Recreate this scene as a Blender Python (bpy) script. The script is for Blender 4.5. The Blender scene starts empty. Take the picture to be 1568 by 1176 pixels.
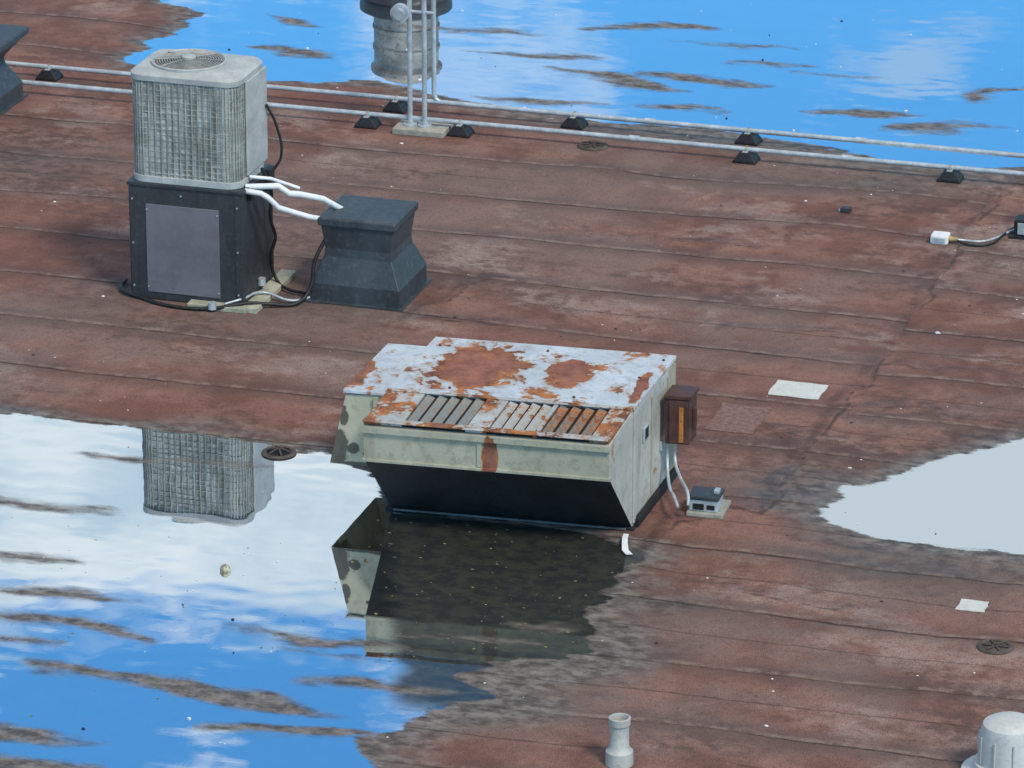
import bpy, bmesh, math, random
import numpy as np
from mathutils import Vector, Matrix
random.seed(7)
R=math.radians
scene=bpy.context.scene
scene.view_settings.view_transform='Standard'
scene.view_settings.look='None'
scene.view_settings.exposure=0
COL=scene.collection

# ------------------------------------------------------------------ nodes DSL
class NT:
    def __init__(s,tree): s.t=tree; s.n=tree.nodes; s.l=tree.links
    def new(s,typ,**kw):
        n=s.n.new(typ)
        for k,v in kw.items(): setattr(n,k,v)
        return n
    def put(s,sock,v):
        if v is None: return
        if isinstance(v,bpy.types.NodeSocket): s.l.new(v,sock)
        else:
            if sock.type=='RGBA' and not isinstance(v,(int,float)) and len(v)==3: v=(*v,1)
            sock.default_value=v
    def m(s,op,a,b=None,c=None,clamp=False):
        n=s.new('ShaderNodeMath',operation=op,use_clamp=clamp)
        s.put(n.inputs[0],a); s.put(n.inputs[1],b); s.put(n.inputs[2],c)
        return n.outputs[0]
    def mr(s,v,a,b,c=0.,d=1.,smooth=True):
        n=s.new('ShaderNodeMapRange',interpolation_type='SMOOTHSTEP' if smooth else 'LINEAR')
        for i,x in enumerate((v,a,b,c,d)): s.put(n.inputs[i],x)
        return n.outputs[0]
    def noise(s,vec,scale,detail=4,rough=.55,dist=0.,col=False):
        n=s.new('ShaderNodeTexNoise'); s.put(n.inputs['Vector'],vec)
        n.inputs['Scale'].default_value=scale; n.inputs['Detail'].default_value=detail
        n.inputs['Roughness'].default_value=rough; n.inputs['Distortion'].default_value=dist
        return n.outputs[1] if col else n.outputs[0]
    def mix(s,f,a,b,blend='MIX'):
        n=s.new('ShaderNodeMix',data_type='RGBA',blend_type=blend)
        s.put(n.inputs[0],f); s.put(n.inputs[6],a); s.put(n.inputs[7],b)
        return n.outputs[2]
    def vmul(s,v,xyz):
        n=s.new('ShaderNodeVectorMath',operation='MULTIPLY'); s.put(n.inputs[0],v); s.put(n.inputs[1],xyz); return n.outputs[0]
    def vadd(s,v,xyz):
        n=s.new('ShaderNodeVectorMath',operation='ADD'); s.put(n.inputs[0],v); s.put(n.inputs[1],xyz); return n.outputs[0]
    def sep(s,v):
        n=s.new('ShaderNodeSeparateXYZ'); s.put(n.inputs[0],v); return n.outputs
    def comb(s,x,y,z):
        n=s.new('ShaderNodeCombineXYZ'); s.put(n.inputs[0],x); s.put(n.inputs[1],y); s.put(n.inputs[2],z); return n.outputs[0]
    def attr(s,name):
        n=s.new('ShaderNodeAttribute',attribute_name=name); return n.outputs['Fac']
    def obj(s): return s.new('ShaderNodeTexCoord').outputs['Object']
    def bump(s,h,dist=.01,strength=1.):
        n=s.new('ShaderNodeBump'); n.inputs['Distance'].default_value=dist; n.inputs['Strength'].default_value=strength
        s.put(n.inputs['Height'],h); return n.outputs[0]
    def bsdf(s,col,rough=.6,metal=0.,normal=None,spec=.5):
        n=s.new('ShaderNodeBsdfPrincipled'); s.put(n.inputs['Base Color'],col); s.put(n.inputs['Roughness'],rough)
        s.put(n.inputs['Metallic'],metal); s.put(n.inputs['Specular IOR Level'],spec)
        if normal is not None: s.put(n.inputs['Normal'],normal)
        return n.outputs[0]
def mat(name):
    m=bpy.data.materials.new(name); m.use_nodes=True; m.node_tree.nodes.clear()
    T=NT(m.node_tree); out=T.new('ShaderNodeOutputMaterial')
    def fin(sh): T.l.new(sh,out.inputs[0])
    return m,T,fin

def simple(name,col,rough=.6,metal=0.,var=.25,scale=8.,dirt=(.10,.09,.08),dirtamt=.3,streak=False,bump=.002):
    m,T,fin=mat(name); o=T.obj()
    v=T.vmul(o,(1,1,.25)) if streak else o
    n=T.noise(v,scale,4,.6); n2=T.noise(o,scale*6,3,.6)
    c=T.mix(T.mr(n,.35,.7),[x*(1-var) for x in col],[min(1,x*(1+var)) for x in col])
    c=T.mix(T.m('MULTIPLY',T.mr(n2,.5,.72),dirtamt),c,dirt)
    fin(T.bsdf(c,T.mr(n,.2,.8,rough-.08,rough+.1),metal,T.bump(n2,bump)))
    return m

def rusty(name,paint,patches=(),thr=.62,scale=4.,stain=.4,streaky=True,soft=.03,stains=()):
    """old paint with rust patches; patches/stains=(x,y,z,rx,ry,rz)"""
    m,T,fin=mat(name); o=T.obj()
    n=T.noise(o,scale,6,.62,.3); nf=T.noise(o,scale*7,4,.65)
    raw=T.m('SUBTRACT',T.m('ADD',T.m('MULTIPLY',n,.75),T.m('MULTIPLY',nf,.25)),thr)
    pnz=T.m('MULTIPLY',T.m('SUBTRACT',T.noise(o,6,6,.62,.5),.5),2.2)
    def blob(x,y,z,rx,ry,rz,amp=1.):
        v=T.vmul(T.vadd(o,(-x,-y,-z)),(1/rx,1/ry,1/rz))
        ln=T.new('ShaderNodeVectorMath',operation='LENGTH'); T.put(ln.inputs[0],v)
        return T.m('MULTIPLY',T.m('SUBTRACT',1.,T.m('ADD',ln.outputs['Value'],pnz)),.35*amp)
    for p in patches: raw=T.m('MAXIMUM',raw,blob(*p))
    f=T.mr(raw,0.,soft); core=T.mr(raw,.03,.16)
    sv=T.vmul(o,(3,3,.5)); st=T.noise(sv,3.,5,.65)
    pn=T.noise(o,2.2,4,.6)
    pc=T.mix(T.mr(pn,.35,.7),[x*.78 for x in paint],paint)
    pc=T.mix(T.m('MULTIPLY',T.mr(st,.5,.75),stain),pc,(.16,.12,.08) if streaky else (.30,.30,.29))
    blot=T.noise(o,13,5,.7)
    pc=T.mix(T.m('MULTIPLY',T.mr(blot,.50,.64),.5),pc,[x*.5 for x in paint])
    pc=T.mix(T.m('MULTIPLY',T.mr(raw,-.05,0.),.45),pc,(.40,.25,.14))
    for p in stains: pc=T.mix(T.m('MULTIPLY',T.mr(blob(*p),0.,.06),.85),pc,(.035,.028,.02))
    rn=T.noise(o,9,6,.7)
    rim=T.mix(T.mr(rn,.35,.65),(.13,.045,.02),(.48,.17,.035))
    cen=T.mix(T.mr(rn,.3,.7),(.18,.062,.038),(.34,.135,.085))
    rc=T.mix(core,rim,cen)
    c=T.mix(f,pc,rc)
    fin(T.bsdf(c,T.mr(f,0,1,.45,.85),0,T.bump(T.m('SUBTRACT',nf,T.m('MULTIPLY',f,.6)),.004)))
    return m

# ------------------------------------------------------------------ mesh helpers
def empty(name,loc=(0,0,0),rz=0):
    e=bpy.data.objects.new(name,None); e.location=loc; e.rotation_euler=(0,0,rz); e.empty_display_size=.1
    COL.objects.link(e); return e
def meshobj(name,verts,faces,m,parent=None,bevel=0.,loc=(0,0,0),rot=(0,0,0),smooth=False,seg=2):
    me=bpy.data.meshes.new(name); me.from_pydata([tuple(v) for v in verts],[],faces); me.update()
    bm=bmesh.new(); bm.from_mesh(me); bmesh.ops.recalc_face_normals(bm,faces=bm.faces); bm.to_mesh(me); bm.free()
    if m: me.materials.append(m)
    if smooth:
        for p in me.polygons: p.use_smooth=True
    o=bpy.data.objects.new(name,me); COL.objects.link(o); o.location=loc; o.rotation_euler=rot
    if parent: o.parent=parent
    if bevel>0:
        b=o.modifiers.new('b','BEVEL'); b.width=bevel; b.segments=seg; b.limit_method='ANGLE'; b.angle_limit=R(30)
    return o
def box(name,x0,x1,y0,y1,z0,z1,m,parent=None,bevel=.004,**kw):
    v=[(x0,y0,z0),(x1,y0,z0),(x1,y1,z0),(x0,y1,z0),(x0,y0,z1),(x1,y0,z1),(x1,y1,z1),(x0,y1,z1)]
    f=[(3,2,1,0),(4,5,6,7),(0,1,5,4),(1,2,6,5),(2,3,7,6),(3,0,4,7)]
    return meshobj(name,v,f,m,parent,bevel,**kw)
def loft(name,rings,m,parent=None,bevel=0.,smooth=False,cap=True,**kw):
    n=len(rings[0]); v=[p for r in rings for p in r]; f=[]
    for i in range(len(rings)-1):
        for j in range(n):
            a=i*n+j;b=i*n+(j+1)%n; f.append((a,b,b+n,a+n))
    if cap: f.append(tuple(range(n))[::-1]); f.append(tuple((len(rings)-1)*n+j for j in range(n)))
    return meshobj(name,v,f,m,parent,bevel,smooth=smooth,**kw)
def rect(x0,x1,y0,y1,z): return [(x0,y0,z),(x1,y0,z),(x1,y1,z),(x0,y1,z)]
def rrect(x0,x1,y0,y1,z,r,n=6):
    pts=[]
    for cx,cy,a0 in ((x1-r,y0+r,-90),(x1-r,y1-r,0),(x0+r,y1-r,90),(x0+r,y0+r,180)):
        for i in range(n+1):
            a=R(a0+90*i/n); pts.append((cx+r*math.cos(a),cy+r*math.sin(a),z))
    return pts
def lathe(name,prof,m,parent=None,loc=(0,0,0),n=40,rot=(0,0,0),cap=True):
    rings=[[(r*math.cos(2*math.pi*j/n),r*math.sin(2*math.pi*j/n),z) for j in range(n)] for r,z in prof]
    o=loft(name,rings,m,parent,0,True,cap,loc=loc,rot=rot)
    e=o.modifiers.new('e','EDGE_SPLIT'); e.split_angle=R(35)
    return o
def tube(name,pts,r,m,parent=None,bez=False):
    cu=bpy.data.curves.new(name,'CURVE'); cu.dimensions='3D'; cu.bevel_depth=r; cu.bevel_resolution=4; cu.use_fill_caps=True
    if bez:
        sp=cu.splines.new('BEZIER'); sp.bezier_points.add(len(pts)-1)
        for b,p in zip(sp.bezier_points,pts): b.co=p; b.handle_left_type=b.handle_right_type='AUTO'
        cu.resolution_u=8
    else:
        sp=cu.splines.new('POLY'); sp.points.add(len(pts)-1)
        for b,p in zip(sp.points,pts): b.co=(*p,1)
    cu.materials.append(m)
    o=bpy.data.objects.new(name,cu); COL.objects.link(o)
    if parent: o.parent=parent
    return o

# ------------------------------------------------------------------ camera
cd=bpy.data.cameras.new('camera'); cam=bpy.data.objects.new('camera',cd); COL.objects.link(cam)
cam.location=(7.5,-27.5,11.8); cam.rotation_euler=(R(90-20.7),0,R(16.8))
cd.sensor_width=36; cd.lens=7500/1568*36; cd.clip_end=2000; cd.clip_start=.1
scene.camera=cam

# ------------------------------------------------------------------ roof surface
P1=[(-9,-.2),(-6,.69),(-4.66,.88),(-4.12,.94),(-3.66,.89),(-3.28,.94),(-2.84,.85),(-2.46,.82),(-2.22,.77),(-1.84,.46),(-1.61,.12),(-1.14,.05),(-.3,.05),(.04,-.07),(.18,-.35),(.09,-.65),(.12,-.97),(.13,-1.43),(.21,-1.81),(.06,-1.98),(-.26,-2.13),(-.36,-2.38),(-.19,-2.48),(-.32,-2.71),(-.49,-2.9),(-.54,-3.25),(-.71,-3.39),(-.54,-3.71),(-.46,-4.43),(-1,-5.5),(-6,-7),(-9,-5)]
P2=[(-9.09,15.76),(-7.6,11.76),(-7.1,10.54),(-6.7,10.11),(-6.74,9.09),(-6.8,8.59),(-6.05,8.44),(-5.51,8.53),(-5.08,8.56),(-4.69,8.74),(-4.33,8.68),(-3.82,8.48),(-3.28,8.31),(-2.66,8.23),(-1.88,8.30),(-1.18,8.20),(-.53,8.0),(.02,7.85),(.53,7.9),(.83,8.1),(2.51,8.46),(3.5,12),(.9,18.78)]
P3=[(3.33,3.19),(2.01,2.44),(1.77,2.12),(1.56,1.91),(1.36,1.58),(1.21,1.32),(1.05,1.24),(1.09,.99),(1,.79),(1.1,.59),(1.42,.41),(1.72,.39),(2.05,.38),(2.41,.43),(3.75,.51)]
STR=[(-4.3,-.51,-3.18,-.47,.055),(-3.86,.4,-2.65,.46,.05),(-4.2,-1.42,-3.16,-1.38,.07),(-3.9,-1.9,-2.58,-1.85,.06),(-3.9,-2.2,-2.29,-2.42,.10),(-1.91,-2.2,-.83,-2.13,.07),(-2.8,-2.90,-.91,-3.10,.12),(-1.3,-2.66,-.2,-2.4,.08),(-3.3,-3.85,-2.09,-3.81,.07),(-1.6,-3.55,-.53,-3.29,.07),(-3.4,-2.69,-2.77,-2.69,.05),(-3.1,-4.2,-1.5,-4.3,.12),(-.95,-1.9,-.1,-1.75,.05),(-.4,-1.47,.15,-1.55,.05),
 (-6.07,10.3,-5.5,10.1,.09),(-5.95,9.35,-5.1,9.26,.07),(-4.78,10.34,-3.67,10.44,.06),(-4.26,9.75,-2.92,9.95,.10),(-3.49,9.5,-2.05,9.15,.10),(-2.62,9.49,-1.4,9.57,.07),(-3.48,10.77,-2.37,10.96,.09),(-2.69,10.47,-1.45,10.6,.05),(-1.1,8.97,-.19,9.16,.08),(-.5,8.7,.6,9.1,.08),(.05,9.64,.7,10.2,.08),(-3.7,8.65,-2.6,8.67,.08),(-1.4,9.9,-.6,9.95,.04),(-5.2,11.5,-4.2,11.7,.08),(-2.4,8.75,-1.6,8.7,.05),(-1.9,10.0,-1.2,10.1,.03)]
CR=[[(.95,7.77),(.83,7.16),(.84,6.4),(.82,5.01),(.8,4.22),(.76,3.46),(.78,3.0),(.76,2.69),(.67,1.76)],
 [(.76,3.46),(1.12,3.5),(1.48,3.52),(1.82,3.38)],[(.76,2.69),(1.2,2.74),(1.57,2.66),(1.97,2.63)],
 [(.53,-.57),(.84,-.64),(1.18,-.68),(1.55,-.71)],[(.19,2.24),(.5,2.0),(.69,1.65),(.72,.94),(.7,.59)],
 [(.16,-.36),(.21,.32),(.42,.67),(.74,.6)],[(-2.6,3.42),(-2.38,4.3),(-2.2,4.4)],[(-2.6,3.42),(-1.9,3.5)],[(.76,3.46),(.8,4.22),(.86,4.5)],[(-1.2,5.6),(-.9,5.65),(-.6,5.6)],[(-.4,3.9),(.3,4.0),(.78,3.96)]]
def axis(a,b,step,far):
    core=list(np.arange(a,b,step)); d=step; lo=[];hi=[];x=a
    while x>-far: d*=1.5; x-=d; lo.append(x)
    x=core[-1]; d=step
    while x<far: d*=1.5; x+=d; hi.append(x)
    return np.array(lo[::-1]+core+hi)
xs=axis(-9.5,4,.03,600); ys=axis(-6,14,.03,600)
X,Y=np.meshgrid(xs,ys); px=X.ravel(); py=Y.ravel()
def segd(ax,ay,bx,by):
    dx,dy=bx-ax,by-ay; L=dx*dx+dy*dy
    t=np.clip(((px-ax)*dx+(py-ay)*dy)/L,0,1)
    return np.hypot(px-ax-t*dx,py-ay-t*dy),t
def fbm(sx,sy,octv,seed,gain=.55):
    tot=np.zeros(px.shape); a=1.
    for k in range(octv):
        rg=np.random.RandomState(seed*31+k); G=rg.rand(256,256)
        an=.6*k; u=(px*sx*math.cos(an)-py*sy*math.sin(an))*2**k+17.3*k; v=(px*sx*math.sin(an)+py*sy*math.cos(an))*2**k+9.1*k
        iu=np.floor(u).astype(np.int64); iv=np.floor(v).astype(np.int64); fu=u-iu; fv=v-iv
        fu=fu*fu*fu*(fu*(fu*6-15)+10); fv=fv*fv*fv*(fv*(fv*6-15)+10)
        iu0=iu&255; iu1=(iu+1)&255; iv0=iv&255; iv1=(iv+1)&255
        tot+=a*((G[iv0,iu0]*(1-fu)+G[iv0,iu1]*fu)*(1-fv)+(G[iv1,iu0]*(1-fu)+G[iv1,iu1]*fu)*fv); a*=gain
    return .5+(tot-tot.mean())/tot.std()*.11
n_big=fbm(.55,.8,5,1); n_med=fbm(3.,2.6,4,2,.62); n_pale=fbm(1.2,1.7,5,3,.6); n_A=fbm(1.3,4.2,4,4,.6)
n_warp=fbm(.5,.30,3,5,.45); n_w2=fbm(.7,1.1,4,6)
sd=np.full(px.shape,-50.)
for P in (P1,P2,P3):
    d=np.full(px.shape,1e9); ins=np.zeros(px.shape,bool); n=len(P)
    for i in range(n):
        a=P[i];b=P[(i+1)%n]; d=np.minimum(d,segd(*a,*b)[0])
        c=((a[1]>py)!=(b[1]>py))
        xi=(b[0]-a[0])*(py-a[1])/((b[1]-a[1]) or 1e-9)+a[0]
        ins^=(c&(px<xi))
    sd=np.maximum(sd,np.where(ins,d,-d))
p3=np.clip((px-.8)/.2,0,1)*np.clip((4-py)/.5,0,1)
s1=sd+(n_A-.5)*.42*(1-.75*p3)
stk=np.full(px.shape,9.)
px0,py0=px,py
w1=(fbm(1.,2.,3,11)-.5)*.5; w2_=(fbm(1.1,2.,4,12)-.5)*.55; px=px0+w1; py=py0+w2_
for a,b,c,e,w in STR:
    d,t=segd(a,b,c,e); stk=np.minimum(stk,d-w*np.clip(4*t*(1-t),0,1)**.8)
px,py=px0,py0
w1=(fbm(2.5,2.5,4,21)-.5)*.25; w2_=(fbm(2.5,2.5,4,22)-.5)*.25; px=px0+w1; py=py0+w2_
ck=np.full(px.shape,9.)
for L in CR:
    for i in range(len(L)-1): ck=np.minimum(ck,segd(*L[i],*L[i+1])[0])
px,py=px0,py0
stk=stk+(n_A-.5)*.18
def blobf(x,y,rx,ry): return np.exp(-(((px-x)/rx)**2+((py-y)/ry)**2))
damp_darkf=np.clip((sd+(n_A-.5)*.8+(n_big-.5)*1.2+.60)/.75,0,1); damp_darkf=damp_darkf*damp_darkf*(3-2*damp_darkf)
damp_darkf=np.clip(damp_darkf+.9*blobf(-6.7,5.9,.8,.55)+.5*blobf(-4.9,3.3,.5,.4)+.7*blobf(.8,1.1,.3,.4)+.5*blobf(-3.6,3.4,.9,.3)+.45*blobf(-.9,7.2,1.2,.35),0,1)  # shore damp, plus darker spots near the left vent, stand and conduits
# silty margin, widest below the air unit and along the far conduits
siltf=np.clip((sd+(n_med-.5)*.5+(n_A-.5)*.4+.22+.45*blobf(.2,-2.4,.7,1.6)+.15*blobf(-1,7.9,3,.5))/.35,0,1)*(1-.6*p3)
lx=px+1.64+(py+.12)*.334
dark_refl=np.clip((lx+(n_A-.5)*.3)/.16,0,1)*np.clip((py+3.0)/.3,0,1)*np.clip((.2-py)/.1,0,1)  # mutes the mirror inside the air unit's outline, painting in its dark reflection
nx,ny=len(xs),len(ys)
me=bpy.data.meshes.new('flat_roof')
co=np.zeros((nx*ny,3),np.float32); co[:,0]=px; co[:,1]=py
me.vertices.add(nx*ny); me.vertices.foreach_set('co',co.ravel())
ii,jj=np.meshgrid(np.arange(nx-1),np.arange(ny-1)); b=(jj*nx+ii).ravel()
q=np.stack([b,b+1,b+1+nx,b+nx],1).astype(np.int32)
me.loops.add(q.size); me.loops.foreach_set('vertex_index',q.ravel())
me.polygons.add(len(q)); me.polygons.foreach_set('loop_start',np.arange(0,q.size,4,dtype=np.int32))
me.update(); me.validate()
for nm,arr in (('s1',s1),('stk',stk),('ck',ck),('big',n_big),('med',n_med),('pale',n_pale),('warp',n_warp),('damp_dark',damp_darkf),('silt',siltf),('w2',n_w2),('dark_refl',dark_refl)):
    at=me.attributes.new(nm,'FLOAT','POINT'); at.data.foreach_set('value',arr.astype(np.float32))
roof=bpy.data.objects.new('flat_roof',me); COL.objects.link(roof)

m,T,fin=mat('roofing_and_puddles'); o=T.obj(); so=T.sep(o)
stv=T.attr('stk'); ckv=T.attr('ck'); big=T.attr('big'); med=T.attr('med'); pale=T.attr('pale'); warp=T.attr('warp'); damp_dark=T.attr('damp_dark'); w2=T.attr('w2')
nB=T.noise(T.vmul(o,(1,2.,1)),7.,3,.65)
nBc=T.m('SUBTRACT',nB,.5)
s1=T.m('ADD',T.attr('s1'),T.m('MULTIPLY',nBc,.16)); s2=T.m('ADD',stv,T.m('MULTIPLY',nBc,.10))
wet=T.m('MULTIPLY',T.mr(s1,-.005,.035),T.mr(s2,-.06,.06))
silt=T.m('MAXIMUM',T.attr('silt'),T.mr(s1,-.2,.0))
yw=T.m('ADD',so[1],T.m('MULTIPLY',T.m('SUBTRACT',warp,.5),.42))
yw=T.m('ADD',yw,T.m('MULTIPLY',T.m('SUBTRACT',w2,.5),.10))
yw=T.m('ADD',yw,T.m('MULTIPLY',nBc,.045))
yw=T.m('ADD',yw,T.m('MULTIPLY',T.m('MULTIPLY',T.mr(so[0],.79,.80),T.mr(so[1],2.0,3.0)),.16))
sy=T.m('DIVIDE',yw,.88); fr=T.m('FRACT',sy)
dseam=T.m('MULTIPLY',T.m('MINIMUM',fr,T.m('SUBTRACT',1.,fr)),.88)
seam=T.m('MULTIPLY',T.mr(dseam,T.mr(w2,.35,.6,.009,.024),0.),T.mr(pale,.38,.55,.45,1.))
fr2=T.m('FRACT',T.m('ADD',sy,.47)); d2=T.m('MULTIPLY',T.m('MINIMUM',fr2,T.m('SUBTRACT',1.,fr2)),.88)
seam2=T.m('MULTIPLY',T.mr(d2,.015,0.),T.mr(warp,.46,.56,0.,.7))
crk=T.m('MULTIPLY',T.mr(T.m('ADD',ckv,T.m('MULTIPLY',nBc,.05)),.024,.004),T.mr(med,.42,.58,.2,.8))
allseam=T.m('MAXIMUM',T.m('MAXIMUM',seam,seam2),crk)
gran=T.noise(o,140,2,.7); gran2=T.noise(o,34,3,.75); mid=T.noise(T.vmul(o,(1,1.25,1)),8,4,.7)
tone=T.m('ADD',T.m('MULTIPLY',med,.60),T.m('MULTIPLY',mid,.40))
red=T.mix(T.mr(tone,.36,.66),(.155,.073,.055),(.255,.132,.102))
red=T.mix(T.m('MULTIPLY',T.mr(big,.48,.66),.6),red,(.200,.145,.122))
red=T.mix(T.m('MULTIPLY',T.mr(big,.47,.32),.4),red,(.205,.082,.058))
red=T.mix(T.m('MULTIPLY',T.mr(T.m('ADD',T.m('MULTIPLY',pale,.7),T.m('MULTIPLY',mid,.3)),.54,.70),.55),red,(.35,.27,.23))
red=T.mix(T.m('MULTIPLY',T.mr(T.m('ADD',T.m('MULTIPLY',w2,.5),T.m('MULTIPLY',mid,.5)),.47,.35),.6),red,(.085,.052,.042))
gcol=T.mix(T.mr(gran,.3,.7),(.40,.40,.40),(1.6,1.6,1.6)); red=T.mix(.85,red,gcol,'MULTIPLY')
red=T.mix(T.m('MULTIPLY',T.mr(gran2,.50,.68),.55),red,(.085,.055,.045))
red=T.mix(T.m('MULTIPLY',T.mr(dseam,.22,0.),T.mr(mid,.3,.6,.10,.55)),red,(.07,.048,.04))
red=T.mix(T.m('MULTIPLY',T.m('MULTIPLY',T.mr(fr,.0,.03),T.mr(fr,.09,.04)),T.mr(mid,.4,.6,0.,.4)),red,(.38,.28,.23))
red=T.mix(T.m('MULTIPLY',damp_dark,.78),red,T.mix(T.mr(mid,.35,.65),(.050,.038,.031),(.15,.115,.094)))
siltc=T.mix(T.mr(T.m('ADD',T.m('MULTIPLY',nB,.5),T.m('MULTIPLY',mid,.5)),.38,.62),(.070,.060,.050),(.24,.212,.186))
red=T.mix(T.m('MULTIPLY',silt,.85),red,siltc)
red=T.mix(T.m('MULTIPLY',allseam,.78),red,(.024,.017,.015))
h=T.m('ADD',T.m('MULTIPLY',gran2,.7),T.m('MULTIPLY',med,5.))
h=T.m('ADD',h,T.m('MULTIPLY',T.mr(fr,0.,.03,0.,1.),1.6)); h=T.m('ADD',h,T.m('MULTIPLY',T.mr(fr,.25,.0),3.))
h=T.m('ADD',h,T.m('MULTIPLY',big,6.))
h=T.m('SUBTRACT',h,T.m('MULTIPLY',crk,1.))
h=T.m('ADD',h,T.m('MULTIPLY',T.mr(ckv,.14,0.),5.))
ground=T.bsdf(red,T.mr(damp_dark,0,1,.92,.60),0,T.bump(h,.007),.3)
wb=T.bump(w2,.003)
gl=T.new('ShaderNodeBsdfGlossy'); gl.inputs['Roughness'].default_value=.005; T.put(gl.inputs['Normal'],wb); T.put(gl.inputs['Color'],(.97,.98,1,1))
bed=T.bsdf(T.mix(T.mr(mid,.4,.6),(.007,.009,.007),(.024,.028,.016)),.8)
wm=T.new('ShaderNodeMixShader'); T.put(wm.inputs[0],T.mr(T.attr('dark_refl'),0,1,.83,.11)); T.l.new(bed,wm.inputs[1]); T.l.new(gl.outputs[0],wm.inputs[2])
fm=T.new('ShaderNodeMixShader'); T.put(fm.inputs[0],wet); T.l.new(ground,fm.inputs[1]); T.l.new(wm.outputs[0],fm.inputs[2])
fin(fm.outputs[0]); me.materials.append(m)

# ------------------------------------------------------------------ materials
charcoal=simple('charcoal_sheet_metal',(.036,.039,.043),.5,0,.2,5,(.12,.12,.12),.25,True)
slate=simple('slate_painted_metal',(.042,.053,.060),.5,0,.25,4,(.13,.14,.14),.35,True)
panelgrey=simple('grey_panel',(.160,.148,.168),.7,0,.12,4,(.2,.18,.16),.3)
black=simple('black_rubber',(.012,.012,.013),.55,0,.3,10)
undermat=simple('black_bitumen_metal',(.010,.012,.014),.8,0,.4,6,(.02,.02,.02),.4,True)
galv=simple('galvanised_steel',(.52,.57,.59),.42,.35,.15,12,(.25,.24,.22),.35)
lipm=simple('dull_flashing',(.12,.13,.14),.7,0,.3,12)
white=simple('white_insulation',(.80,.80,.78),.6,0,.08,10,(.4,.38,.34),.3)
pvc=simple('weathered_plastic',(.45,.45,.40),.55,0,.15,6,(.2,.2,.18),.35,True)
wood=simple('weathered_timber',(.42,.41,.30),.8,0,.2,9,(.2,.18,.13),.5)
concrete=simple('concrete',(.36,.34,.28),.85,0,.2,12)
dark=simple('dark_void',(.010,.010,.010),.8,0,.2,4,dirtamt=0)
midgrey=simple('drain_iron',(.085,.066,.056),.8,0,.3,12)
copper=simple('brass_fitting',(.50,.36,.16),.5,.4,.2,12)

# ------------------------------------------------------------------ condenser + stand
st=empty('equipment_stand',(-4.64,3.29,0)); W,D,H=.86,.64,.85
box('body',0,W,0,D,0.0,H,charcoal,st,.008)
box('front_panel',.13,.68,-.006,.01,.06,.72,panelgrey,st,.003)
for x in (.02,W-.05): box('corner_post',x-.01,x+.04,-.004,.02,.01,H-.02,charcoal,st,.002)
for i,(x,z) in enumerate([(.03,.1),(.03,.42),(.03,.75),(.82,.1),(.82,.42),(.82,.75),(.14,.1),(.67,.1),(.14,.68),(.67,.68),(.4,.8)]):
    lathe('screw_%d'%i,[(.0,-.004),(.006,-.004),(.006,.006),(0,.006)],galv,st,(x,-.007,z),8,(R(90),0,0))
box('top_rail',-.01,W+.01,-.01,D+.01,H,H+.025,charcoal,st,.004)
box('timber_sleeper_1',.46,.90,-.10,.0-.003,.0,.035,wood,st,.004)
box('timber_sleeper_2',W+.003,W+.12,-.08,.78,.0,.04,wood,st,.004)
box('side_lug',W,W+.03,.1,.16,.78,.86,black,st,.004); box('side_lug_2',W,W+.045,.45,.56,.74,.90,black,st,.004)

def condenser_mat():
    m,T,fin=mat('condenser_fins'); o=T.obj(); s=T.sep(o)
    f=T.mr(T.m('PINGPONG',T.m('ADD',s[0],s[1]),.0225),.002,.010)
    n=T.noise(T.vmul(o,(5,5,.9)),2.4,5,.70); n2=T.noise(T.vmul(o,(1.3,1.3,7)),5,4,.6)
    c=T.mix(T.mr(n,.38,.60),(.17,.176,.150),(.40,.410,.370))
    c=T.mix(T.m('MULTIPLY',T.mr(n2,.53,.64),.65),c,(.62,.64,.60))
    c=T.mix(T.m('MULTIPLY',T.m('SUBTRACT',1.,f),.45),c,(.09,.09,.075))
    fin(T.bsdf(c,.6,.0,T.bump(T.m('ADD',f,n2),.003))); return m
cfin=condenser_mat()
capm=simple('condenser_cap',(.45,.46,.43),.5,0,.12,6,(.25,.24,.2),.35)
wirem=simple('guard_wire',(.36,.37,.335),.6,0,.35,5,(.18,.18,.15),.6)
cu=empty('air_conditioner_condenser',(-4.62,3.31,.875)); cw,cdp,ch=.80,.60,.78
def ring(z,off=0.): return rrect(-off,cw+off,-off,cdp+off,z,.10+off,7)
loft('base_pan',[ring(0,.012),ring(.05,.012)],capm,cu,.004)
loft('coil',[ring(.05,-.001),ring(ch-.03,-.001)],cfin,cu)
vs=[];fs=[]
def addring(z,h,o0,o1):
    a=len(vs); R0=[ring(z,o0),ring(z,o1),ring(z+h,o1),ring(z+h,o0)]; n=len(R0[0])
    for r in R0: vs.extend(r)
    for i in range(4):
        for j in range(n):
            k=(i+1)%4; fs.append((a+i*n+j,a+i*n+(j+1)%n,a+k*n+(j+1)%n,a+k*n+j))
for i in range(17): addring(.07+i*.041,.004,-.003,.002)
meshobj('guard_bands',vs,fs,wirem,cu)
vs=[];fs=[]
P_=ring(0,.001); per=[]
for i in range(len(P_)):
    a=Vector(P_[i]); b=Vector(P_[(i+1)%len(P_)]); L=(b-a).length; k=max(1,int(L/.045))
    for j in range(k): per.append((a+(b-a)*(j/k),(b-a).normalized()))
for p,t in per:
    nrm=Vector((t.y,-t.x,0)); a=len(vs)
    for z in (.05,ch-.03):
        for s_,o_ in ((-.004,0),(.004,0),(.004,.005),(-.004,.005)):
            q_=p+t*s_+nrm*o_; vs.append((q_.x,q_.y,z))
    fs+=[(a,a+1,a+5,a+4),(a+1,a+2,a+6,a+5),(a+2,a+3,a+7,a+6),(a+3,a,a+4,a+7)]
meshobj('guard_ribs',vs,fs,wirem,cu)
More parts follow.
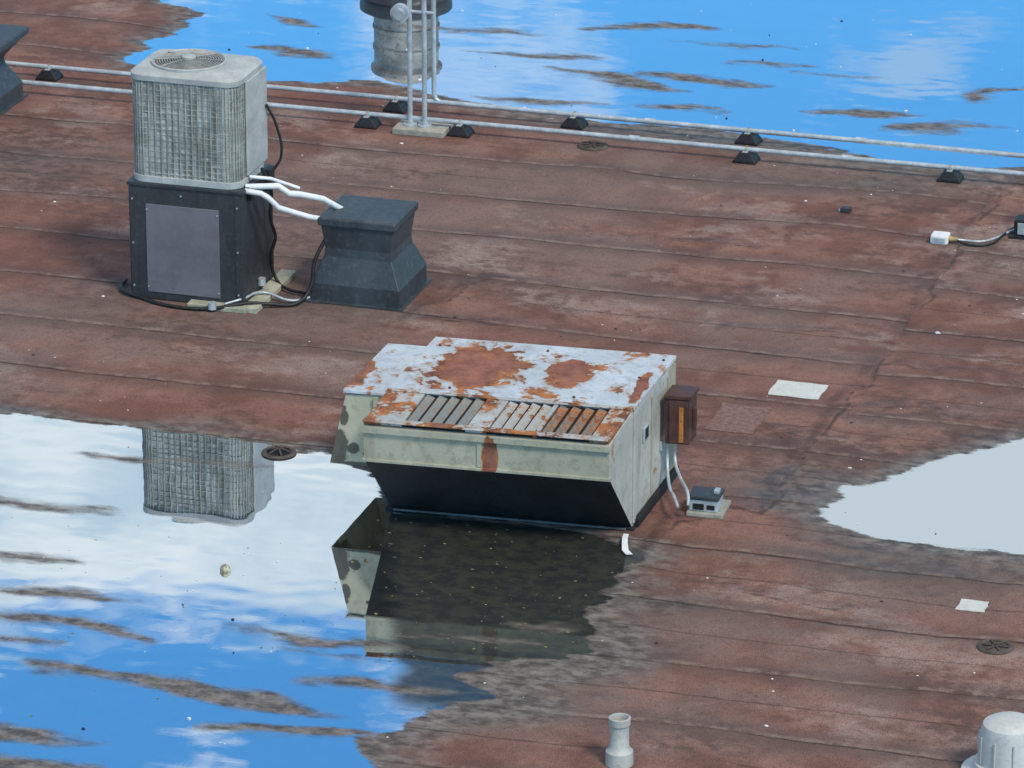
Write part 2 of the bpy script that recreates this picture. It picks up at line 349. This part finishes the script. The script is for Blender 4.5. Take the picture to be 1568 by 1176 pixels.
loft('cap',[ring(ch-.03,.012),ring(ch+.012,.016),ring(ch+.03,-.01),rrect(.12,cw-.12,.06,cdp-.06,ch+.042,.2,7)],capm,cu,.003)
c0=(cw*.43,cdp*.5)
fanint=simple('fan_interior',(.16,.165,.155),.7,0,.3,6)
lathe('fan_shroud',[(.262,ch+.02),(.268,ch+.056),(.255,ch+.06),(.248,ch+.048),(.248,ch+.043)],capm,cu,(c0[0],c0[1],0),48)
lathe('fan_opening',[(.0,ch+.043),(.250,ch+.043),(.250,ch+.047),(0,ch+.047)],fanint,cu,(c0[0],c0[1],0),40)
for k in range(13):
    r=.03+k*.018; pts=[(c0[0]+r*math.cos(a),c0[1]+r*math.sin(a),ch+.067-.35*r*r*.9) for a in [2*math.pi*i/40 for i in range(41)]]
    tube('fan_guard_ring_%d'%k,pts,.0038,wirem,cu)
for k in range(8):
    a=2*math.pi*k/8+.2; tube('fan_guard_spoke_%d'%k,[(c0[0]+.03*math.cos(a),c0[1]+.03*math.sin(a),ch+.07),(c0[0]+.25*math.cos(a),c0[1]+.25*math.sin(a),ch+.055)],.004,wirem,cu)
lathe('fan_hub',[(0,ch+.06),(.05,ch+.06),(.05,ch+.082),(.03,ch+.09),(0,ch+.09)],capm,cu,(c0[0],c0[1],0),20)
box('service_panel',cw+.007,cw+.022,.16,.58,.06,ch-.03,capm,cu,.004)

ln=empty('insulated_refrigerant_lines')
tube('line_1',[(-3.80,3.42,.87),(-3.62,3.46,.88),(-3.58,3.48,.88),(-3.52,3.54,.81),(-3.46,3.6,.79),(-3.34,3.75,.72),(-3.25,3.9,.60)],.022,white,ln)
tube('line_2',[(-3.78,3.36,.86),(-3.66,3.34,.86),(-3.62,3.38,.82),(-3.56,3.42,.74),(-3.50,3.48,.70),(-3.40,3.62,.62),(-3.24,3.8,.54)],.020,white,ln)
tube('line_3',[(-3.80,3.50,.92),(-3.66,3.56,.90),(-3.5,3.7,.80)],.013,white,ln)

cb=empty('power_cable')
tube('cable_1',[(-4.78,3.55,.03),(-4.74,3.36,.03),(-4.55,3.26,.015),(-4.3,3.16,.015),(-4.0,3.17,.02),(-3.75,3.28,.05),(-3.6,3.36,.03),(-3.45,3.45,.02),(-3.38,3.55,.1),(-3.36,3.62,.3),(-3.3,3.7,.45)],.014,black,cb,bez=True)
tube('cable_2',[(-3.75,3.62,.95),(-3.70,3.66,.80),(-3.72,3.7,.55),(-3.70,3.74,.4),(-3.74,3.75,.25),(-3.72,3.8,.06),(-3.6,3.7,.03),(-3.45,3.65,.03)],.012,black,cb,bez=True)
tube('cable_3',[(-3.79,3.85,1.35),(-3.74,3.9,1.2),(-3.71,3.92,.95),(-3.76,3.9,.85)],.01,black,cb,bez=True)
tube('cable_4',[(-3.9,3.22,.05),(-3.8,3.3,.07),(-3.72,3.5,.06),(-3.5,3.5,.02),(-3.4,3.6,.02)],.009,galv,cb,bez=True)
for p in [(-3.76,3.6,.10),(-3.98,3.17,.04)]: lathe('clamp',[(0,-.02),(.03,-.02),(.03,.03),(0,.03)],galv,cb,p,12)

# ------------------------------------------------------------------ hourglass roof curbs
def curb(loc,w,d,h,lid=.90,rz=0):
    e=empty('roof_vent_housing',loc,rz)
    def rc(f,z): 
        i=w*(1-f)/2; j=d*(1-f)/2; return rect(i,w-i,j,d-j,z)
    loft('base_and_neck',[rc(1,0),rc(1,.22*h),rc(.76,.52*h),rc(.74,.62*h),rc(lid-.05,.90*h)],slate,e,.01)
    loft('lid',[rc(lid-.02,.90*h),rc(lid,.902*h),rc(lid,.985*h),rc(lid-.04,1.0*h)],slate,e,.006)
    box('flange',-.03,w+.03,-.03,d+.03,.0,.012,slate,e,.002)
    box('seam_strip',w*.87,w*.9,-.003,.02,.0,.19*h,slate,e,.002)
    return e
curb((-3.39,3.59,0),.67,.64,.62,.86)
curb((-8.06,6.75,0),.86,.8,.58,1.12)

# ------------------------------------------------------------------ rusty rooftop unit
ru=empty('rusty_rooftop_air_unit',(-.05,.13,0),R(4))
Wd=1.57; Dp=.95; Ht=.80; FD=.52; ZT=.765; ZB=.53
topm=rusty('rusted_pale_roof_paint',(.61,.66,.69),[(-1.10,.44,.82,.32,.40,9),(-.52,.50,.82,.15,.24,9),(-1.85,.3,.8,.09,.26,9),(-.02,.35,.8,.04,.25,9)],.552,4.6,.35,False)
cream=rusty('cream_paint',(.47,.45,.33),[(-.80,-FD,.60,.05,.3,.16)],.66,2.6,.5)
cream2=rusty('pale_side_paint',(.58,.57,.50),[(.0,.90,.5,.4,.07,.7)],.63,2.8,.5)
louvm=rusty('rusted_louvre_paint',(.50,.52,.50),[(-1.5,-.3,.8,.20,.4,9),(-.75,-.2,.8,.14,.5,9),(-.45,-.45,.8,.2,.2,9),(-.05,-.3,.8,.12,.5,9)],.49,3.6,.4,False)
rustm=simple('brown_rusted_box_paint',(.085,.036,.026),.55,0,.3,9,(.04,.02,.016),.5)
rusto=simple('orange_rust',(.45,.16,.035),.8,0,.5,8,(.08,.03,.02),.6,True)
prof=[(.0,.012),(-FD+.02,ZB-.015),(-FD,ZB),(-FD,ZT),(0,Ht),(Dp,Ht+.01),(Dp,.012)]
n=len(prof)
v=[(-Wd,y,z) for y,z in prof]+[(0,y,z) for y,z in prof]
f=[tuple(range(n)),tuple(range(2*n-1,n-1,-1))]+[(i,(i+1)%n,(i+1)%n+n,i+n) for i in range(n)]
body=meshobj('cabinet',v,f,cream2,ru,.004)
for mm in (undermat,cream): body.data.materials.append(mm)
for p in body.data.polygons:
    nn=p.normal
    if nn.z<-.3: p.material_index=1
    elif nn.y<-.7: p.material_index=2
box('curb_flashing',-Wd-.03,.02,-.03,.022,0,.018,undermat,ru,.004)
box('curb_flashing_side',.002,.035,.03,Dp+.04,0,.06,undermat,ru,.006)
box('skirt_lip',-Wd+.03,-.03,-.045,-.030,.005,.018,lipm,ru,.003)
for i in range(4):
    x=-Wd+.35+i*.33; box('underside_batten',x,x+.02,-.006,.0,.0,.5,undermat,ru,.001,loc=(0,-.003,.03),rot=(math.atan2(FD,ZB),0,0))
loft('top_sheet',[rect(-Wd-.012,.014,-.012,Dp+.015,Ht+.003),rect(-Wd-.012,.014,-.012,Dp+.015,Ht+.030)],topm,ru,.004)
box('top_drip_edge',-Wd,.0,-.026,-.0125,Ht-.004,Ht+.014,topm,ru,.004)
for i,(x,y) in enumerate([(-1.2,.06),(-.4,.07),(-.1,.5),(-.04,.85),(-1.5,.8),(-.8,.85)]):
    lathe('bolt_%d'%i,[(0,0),(.010,0),(.008,.01),(0,.012)],rustm,ru,(x,y,Ht+.030),8)
box('fascia_top_rail',-Wd-.006,.006,-FD-.024,-FD-.001,ZT-.045,ZT,cream,ru,.004)
box('fascia_joint',-.84,-.81,-FD-.010,-FD-.001,ZB+.02,ZT-.046,cream,ru,.002)
box('fascia_bottom_rail',-Wd-.006,.006,-FD-.014,-FD+.04,ZB-.006,ZB+.016,cream,ru,.004)
sl=math.atan2(Ht-ZT,FD)
lp=bpy.data.objects.new('louvre_panel',None); COL.objects.link(lp); lp.parent=ru; lp.location=(-Wd,-FD,ZT+.003); lp.rotation_euler=(sl,0,0)
L=FD-.02
box('back_plate',.01,Wd-.01,.01,L-.01,.0,.004,dark,lp,0)
opens=[(.25,.65),(.79,1.08),(1.11,1.44)]
e=[.0,.25,.65,.79,1.08,1.11,1.44,Wd]
for i in range(0,len(e)-1,2):
    box('solid_%d'%i,e[i]+.002,e[i+1]-.002,.0,L,.004,.026,louvm,lp,.003)
box('rail_front',.0,Wd,-.02,.04,.027,.034,louvm,lp,.003); box('rail_back',.0,Wd,L-.04,L-.005,.027,.034,louvm,lp,.003)
greysl=rusty('grey_slat_paint',(.26,.265,.235),[],.56,5,.5,False)
palesl=rusty('pale_slat_paint',(.46,.47,.43),[],.53,5,.5,False)
brownsl=rusty('brown_slat_paint',(.20,.155,.12),[],.49,5,.5,False)
for a,b in opens:
    k=max(2,int(round((b-a)/.08)))
    for j in range(k):
        x=a+(j+.5)*(b-a)/k
        box('slat',-.027,.027,.04,L-.04,-.002,.002,greysl if a<.7 else palesl if a<1 else brownsl,lp,0,loc=(x,0,.014),rot=(0,R(20),0))
hz=.29
hv=[(-Wd-.29,.0,Ht-.045),(-Wd-.003,.0,Ht-.03),(-Wd-.003,.86,Ht-.03),(-Wd-.29,.86,Ht-.045),
    (-Wd-.39,-.03,hz),(-Wd-.003,-.03,hz),(-Wd-.003,.86,hz),(-Wd-.39,.86,hz)]
creams=rusty('stained_hood_paint',(.52,.50,.36),[],.64,5,.5,stains=[(-Wd-.35,-.02,.42,.09,.3,.14),(-Wd-.24,0,.40,.05,.2,.04),(-Wd-.1,0,.30,.2,.2,.02),(-Wd-.3,0,.6,.04,.2,.08),(-Wd-.05,0,.5,.03,.2,.2)])
meshobj('intake_hood',hv,[(0,1,2,3),(4,5,1,0),(7,4,0,3),(6,7,3,2),(5,6,2,1)],creams,ru,.003)
loft('intake_hood_top',[rect(-Wd-.305,-Wd-.014,-.015,.88,Ht-.030),rect(-Wd-.305,-Wd-.014,-.015,.88,Ht-.010)],topm,ru,.003)
box('hood_seam',-Wd-.10,-Wd-.07,-.030,-.012,.42,.76,creams,ru,.002)
box('corner_post_front',.001,.012,.0,.05,.04,Ht-.01,cream2,ru,.002)
box('corner_post_back',.001,.016,Dp-.16,Dp-.01,.08,Ht-.01,cream,ru,.002)
box('door_edge',.001,.010,.42,.445,.09,Ht-.03,cream,ru,.002)
box('grab_recess',.001,.012,.22,.34,.50,.60,galv,ru,.004); box('grab_void',.0125,.0145,.245,.315,.515,.585,undermat,ru,0)
box('side_top_rail',.001,.013,.055,Dp-.17,Ht-.05,Ht-.005,cream2,ru,.002)
box('door_hinge',.001,.02,.62,.66,.3,.36,galv,ru,.002)
db=bpy.data.objects.new('disconnect_box',None); COL.objects.link(db); db.parent=ru; db.location=(.06,.60,.36)
box('box',-.02,.14,.0,.18,.0,.31,rustm,db,.005); box('lid',-.024,.152,-.012,.19,.31,.335,rustm,db,.004)
box('door',.01,.13,-.012,-.001,.01,.30,rustm,db,.003); box('orange_strip',.075,.105,-.018,-.013,.02,.26,rusto,db,.002)
box('handle',.141,.165,.06,.10,.10,.24,rustm,db,.004)
for k,p in enumerate([[(.04,.05,0),(.04,.04,-.14),(.08,-.1,-.24),(.17,-.36,-.23),(.20,-.42,-.26)],[(.09,.05,0),(.09,.04,-.12),(.15,-.1,-.18),(.25,-.34,-.21),(.26,-.40,-.25)]]):
    tube('flexible_conduit_%d'%k,p,.010,galv,db,bez=True)
bpy.context.view_layer.update()
SH=Matrix.Identity(4); SH[0][1]=.079      # cabinet has racked slightly
inv=ru.matrix_world.inverted()
for ob in ru.children_recursive:
    if ob.type=='MESH':
        Ml=inv@ob.matrix_world; ob.data.transform(Ml.inverted()@SH@Ml)

jb=empty('ground_junction_box',(.22,.46,0),R(2))
box('pad',0,.235,-.02,.25,0,.03,concrete,jb,.005); box('case',.012,.20,.0,.17,.03,.11,galv,jb,.01)
box('lid',.005,.207,-.008,.178,.11,.135,charcoal,jb,.006); box('window',.04,.11,-.004,.0,.045,.085,dark,jb,0); box('window_2',.13,.18,-.004,.0,.05,.08,dark,jb,0)
box('hub',.16,.195,.06,.12,.135,.16,galv,jb,.004)
sc=empty('white_scrap',(-.03,-.10,0))
meshobj('strip',[(-.02,.03,.05),(.015,.03,.05),(-.012,-.03,.044),(.024,-.03,.046),(0,-.08,.03),(.038,-.08,.033),(.02,-.15,.014),(.06,-.14,.016),(.06,-.2,.008),(.10,-.18,.006)],[(0,1,3,2),(2,3,5,4),(4,5,7,6),(6,7,9,8)],white,sc)

# ------------------------------------------------------------------ conduit runs and supports
pr=empty('conduit_run'); PZ=.10
for nm,y in (('conduit_back',8.06),('conduit_front',7.60)):
    pts=[(x,y+random.uniform(-.008,.008),PZ+random.uniform(-.004,.004)) for x in [-30,-7.2,-5,-3,-1,1,3,12]]
    tube(nm,pts,.020,galv,pr)
    for x in (-5.9,-2.1,-.4): lathe('coupling',[(.0,-.04),(.025,-.04),(.025,.04),(0,.04)],galv,pr,(x,y,PZ),14,(0,R(90),0))
def support(x,y):
    e=empty('pipe_support_block',(x,y,0),R(random.uniform(-4,4)))
    loft('rubber_foot',[rect(-.095,.095,-.08,.08,0),rect(-.09,.09,-.08,.08,.02),rect(-.04,.04,-.06,.06,.085)],black,e,.006)
    box('strut',-.022,.022,-.06,.06,.085,.089,galv,e,.001)
    tube('strap',[(0,-.033,.078),(0,-.028,.115),(0,0,.124),(0,.028,.115),(0,.033,.078)],.004,copper,e)
for x,y in [(-7.18,8.06),(-4.2,8.06),(-2.72,8.06),(-1.3,8.06),(-4.29,7.6),(-3.52,7.6),(-1.2,7.6),(.41,7.6),(2.3,8.06),(2.6,7.6)]: support(x,y)

ms=empty('conduit_mast',(-3.83,7.58,0))
box('pad',-.21,.21,-.13,.16,0,.05,concrete,ms,.006)
for k,(x,y) in enumerate([(-.10,0),(.02,.0)]):
    tube('post_%d'%k,[(x,y,.05),(x,y,1.6)],.02,galv,ms); lathe('floor_flange_%d'%k,[(0,.05),(.055,.05),(.055,.062),(.03,.066),(.03,.085),(0,.085)],galv,ms,(x,y,0),20)
tube('riser',[(.35,.48,.10),(.0,.48,.10),(-.04,.48,.12),(-.055,.48,.16),(-.055,.47,1.6)],.02,galv,ms)
tube('cross_bar',[(-.2,.0,.98),(.10,.0,.98)],.014,galv,ms); tube('cross_bar_2',[(-.12,-.02,1.12),(.02,.3,1.12)],.014,galv,ms)
lathe('round_box',[(0,-.03),(.05,-.03),(.075,-.02),(.075,.03),(0,.03)],galv,ms,(-.165,-.03,.97),24,(R(90),0,0))
lathe('round_box_lid',[(0,-.02),(.045,-.02),(.045,.02),(0,.02)],galv,ms,(-.165,-.065,.97),20,(R(90),0,0))

xf=empty('round_exhaust_fan',(-5.14,11.2,0))
lathe('base_ring',[(0,0),(.37,0),(.40,.05),(.40,.10),(.34,.13),(0,.13)],charcoal,xf)
fanm=simple('fan_drum',(.30,.29,.26),.5,.3,.35,5,(.12,.08,.05),.6)
lathe('drum',[(0,.13),(.28,.13),(.28,.24),(.292,.25),(.292,.27),(.28,.28),(.28,.42),(.292,.43),(.292,.46),(.28,.47),(.28,.60),(.31,.62),(.31,.66),(.22,.72),(0,.74)],fanm,xf)

vsx=empty('vent_stack',(.81,-3.24,0))
lathe('pipe',[(.080,.0),(.078,.08),(.066,.09),(.062,.10),(.055,.11),(.053,.24),(.062,.245),(.063,.285),(.052,.288),(.045,.275),(.045,.10)],pvc,vsx,cap=False)
lathe('bore',[(0,.10),(.046,.10),(.046,.12),(0,.12)],dark,vsx)
dv=empty('domed_roof_vent',(2.95,-2.76,-.02))
domem=simple('dome_paint',(.56,.56,.52),.5,0,.1,5,(.3,.3,.27),.35,True)
lathe('flange',[(0,0),(.27,0),(.27,.05),(.21,.07),(.20,.11),(.0,.11)],domem,dv)
lathe('cap',[(0,.11),(.175,.11),(.17,.29),(.155,.34),(.12,.36),(.05,.37),(0,.372)],domem,dv)
for k in range(10):
    a=2*math.pi*k/10; box('rib_%d'%k,-.006,.006,-.004,.004,.12,.28,domem,dv,.001,loc=(.175*math.cos(a),.175*math.sin(a),0),rot=(0,0,a))

def drain(x,y,r,m,bars=True):
    e=empty('roof_drain',(x,y,0))
    lathe('clamp_ring',[(r*.72,.003),(r*.72,.012),(r*.85,.018),(r,.010),(r*1.02,.003)],m,e,cap=False)
    lathe('sump',[(0,.004),(r*.73,.004),(r*.73,.007),(0,.007)],dark if bars else m,e)
    for k in range(6):
        a=math.pi*2*k/6; tube('bar_%d'%k,[(r*.75*math.cos(a),r*.75*math.sin(a),.015),(r*.4*math.cos(a),r*.4*math.sin(a),.03 if bars else .014),(r*.1*math.cos(a),r*.1*math.sin(a),.035 if bars else .014)],.006,m,e)
drain(-2.62,.72,.115,midgrey); drain(2.52,-1.03,.11,midgrey,False); drain(-2.44,7.61,.12,midgrey,False)

patchm=simple('pale_patch_membrane',(.60,.61,.56),.75,0,.06,8,(.3,.27,.24),.35)
def patch(name,x0,x1,y0,y1,m,z=.004,wob=.012):
    e=[]
    for (ax,ay),(bx,by) in zip([(x0,y0),(x1,y0),(x1,y1),(x0,y1)],[(x1,y0),(x1,y1),(x0,y1),(x0,y0)]):
        for k in range(5):
            t=k/5; e.append((ax+(bx-ax)*t+random.uniform(-wob,wob)*.5,ay+(by-ay)*t+random.uniform(-wob,wob)*.5,z))
    return loft(name,[[(a,b,.0015) for a,b,_ in e],e],m)
patch('membrane_patch',.19,.545,2.70,2.985,patchm); patch('membrane_patch',2.175,2.35,-.54,-.37,patchm)
redp=simple('red_mineral_patch',(.22,.125,.10),.92,0,.3,30,(.10,.07,.055),.7)
patch('mineral_patch',-.05,.28,1.95,2.45,redp,.005,.02)
wc=empty('cable_connector',(.65,6.14,0))
box('plug',-.07,.06,-.06,.06,0,.07,white,wc,.012); box('plug_face',-.05,.04,-.064,-.061,.02,.05,galv,wc,0)
lathe('gland',[(0,-.03),(.022,-.03),(.016,.04),(0,.04)],copper,wc,(.085,0,.035),12,(0,R(90),0))
tube('lead',[(.09,0,.035),(.16,.04,.02),(.28,.06,.015),(.38,.18,.015),(.46,.32,.03),(.53,.34,.06)],.009,galv,wc,bez=True)
tube('lead_2',[(.09,.01,.035),(.2,-.03,.015),(.34,.0,.015),(.42,.25,.02),(.5,.6,.02),(.62,.9,.02)],.009,black,wc,bez=True)
bx=empty('small_black_fixture',(1.22,6.47,0))
box('body',-.08,.10,-.07,.07,0,.14,black,bx,.012); box('plate',-.05,.06,-.078,-.071,.03,.12,galv,bx,.003); box('foot',-.11,.13,-.1,.1,0,.02,black,bx,.004)
tube('loop',[(.0,.0,.14),(-.02,.1,.26),(.06,.3,.30),(.2,.4,.2)],.012,galv,bx,bez=True)

def scatter(name,n,m,size,area,flat=.5,filt=None):
    vs=[];fs=[]
    c=0
    while c<n:
        x=random.uniform(area[0],area[1]); y=random.uniform(area[2],area[3])
        if filt and not filt(x,y): continue
        c+=1; s=size*random.choice([.5,.6,.8,1,1.5]); k=random.randint(4,6); a0=random.random()*6; b=len(vs); el=random.uniform(.5,1)
        r=[(x+s*math.cos(a0+6.283*i/k)*random.uniform(.6,1.1),y+s*el*math.sin(a0+6.283*i/k)*random.uniform(.6,1.1)) for i in range(k)]
        vs+=[(p[0],p[1],.002) for p in r]+[(x+(p[0]-x)*.7,y+(p[1]-y)*.7,s*flat) for p in r]
        fs+=[(b+i,b+(i+1)%k,b+k+(i+1)%k,b+k+i) for i in range(k)]+[tuple(b+k+i for i in range(k))]
    return meshobj(name,vs,fs,m)
blk=lambda x,y: not(-4.7<x<-2.6 and 3.1<y<4.4) and not(-2<x<.1 and .0<y<1.3)
scatter('pale_debris',260,white,.010,(-9,4,-5,12),.5,blk)
scatter('pale_debris',14,white,.020,(-8,3,-3,9),.4,blk)
scatter('dark_debris',160,black,.010,(-8,3,-4,12),.5,blk)
leafm=simple('dead_leaf',(.24,.25,.10),.7,0,.3,20)
scatter('floating_leaves',150,leafm,.009,(-1.7,.2,-2.4,-.1),.15)
scatter('floating_leaves',60,leafm,.008,(-5,-1.5,-4.5,.6),.15)
bl=empty('ball',(-2.28,-1.25,.010)); 
lathe('shell',[(0,-.032)]+[(.033*math.sin(math.pi*i/12),-.033*math.cos(math.pi*i/12)) for i in range(1,12)]+[(0,.033)],simple('ball_skin',(.40,.38,.25),.7,0,.5,40,(.12,.10,.05),.8),bl)
e=empty('loose_fitting',(-.18,6.62,0)); box('lug',-.04,.04,-.03,.03,0,.04,charcoal,e,.006); box('tab',-.055,-.04,-.02,.02,0,.02,galv,e,.003)

# ------------------------------------------------------------------ world + sun
w=bpy.data.worlds.new('World'); scene.world=w; w.use_nodes=True; w.node_tree.nodes.clear(); T=NT(w.node_tree)
out=T.new('ShaderNodeOutputWorld'); bg=T.new('ShaderNodeBackground'); T.l.new(bg.outputs[0],out.inputs[0])
sky=T.new('ShaderNodeTexSky',sky_type='NISHITA'); sky.sun_disc=False
EL,AZ=R(50),R(128)
sky.sun_elevation=EL; sky.sun_rotation=AZ; sky.altitude=200; sky.air_density=1.; sky.dust_density=.4; sky.ozone_density=2.
d=T.new('ShaderNodeTexCoord').outputs['Generated']; s=T.sep(d)
U=T.m('ADD',T.m('MULTIPLY',s[0],math.cos(R(16.8))),T.m('MULTIPLY',s[1],math.sin(R(16.8))))
Z=s[2]
blue=T.mix(1.,sky.outputs[0],T.mix(T.mr(Z,.45,.6),(.68,1.70,2.20),(1.,1.,1.)),'MULTIPLY')
nv=T.comb(T.m('MULTIPLY',U,7.),T.m('MULTIPLY',s[1],2.),T.m('MULTIPLY',Z,12.))
n1=T.noise(nv,1.2,4,.5,.2); n2=T.noise(nv,3.5,5,.55,.3)
band=T.m('MULTIPLY',T.mr(T.m('ADD',Z,T.m('MULTIPLY',T.m('SUBTRACT',n2,.5),.02)),.335,.358),T.mr(T.m('ADD',Z,T.m('MULTIPLY',T.m('SUBTRACT',n2,.5),.05)),.404,.388))
high=T.m('MULTIPLY',T.mr(Z,.45,.60),T.mr(n1,.38,.55))
wisp=T.m('MULTIPLY',T.mr(n2,.53,.68),T.mr(Z,.30,.42,.40,.65))
cloud=T.m('MAXIMUM',T.m('MAXIMUM',band,high),wisp)
ccol=T.mix(T.mr(n2,.35,.65),(5.4,7.2,8.6),(8.8,9.8,10.4))
ccol=T.mix(T.mr(U,.0,.06),ccol,(6.4,7.5,8.2))
ccol=T.mix(T.mr(Z,.43,.55),ccol,(7.2,7.2,7.2))
T.put(bg.inputs['Color'],T.mix(cloud,blue,ccol)); bg.inputs['Strength'].default_value=.1
sl_=bpy.data.lights.new('sun','SUN'); sl_.energy=2.5; sl_.angle=R(12); sl_.color=(1,.94,.86)
so_=bpy.data.objects.new('sun',sl_); COL.objects.link(so_)
sdv_=Vector((math.sin(AZ)*math.cos(EL),math.cos(AZ)*math.cos(EL),math.sin(EL)))
so_.rotation_euler=sdv_.to_track_quat('Z','Y').to_euler(); so_.location=sdv_*30
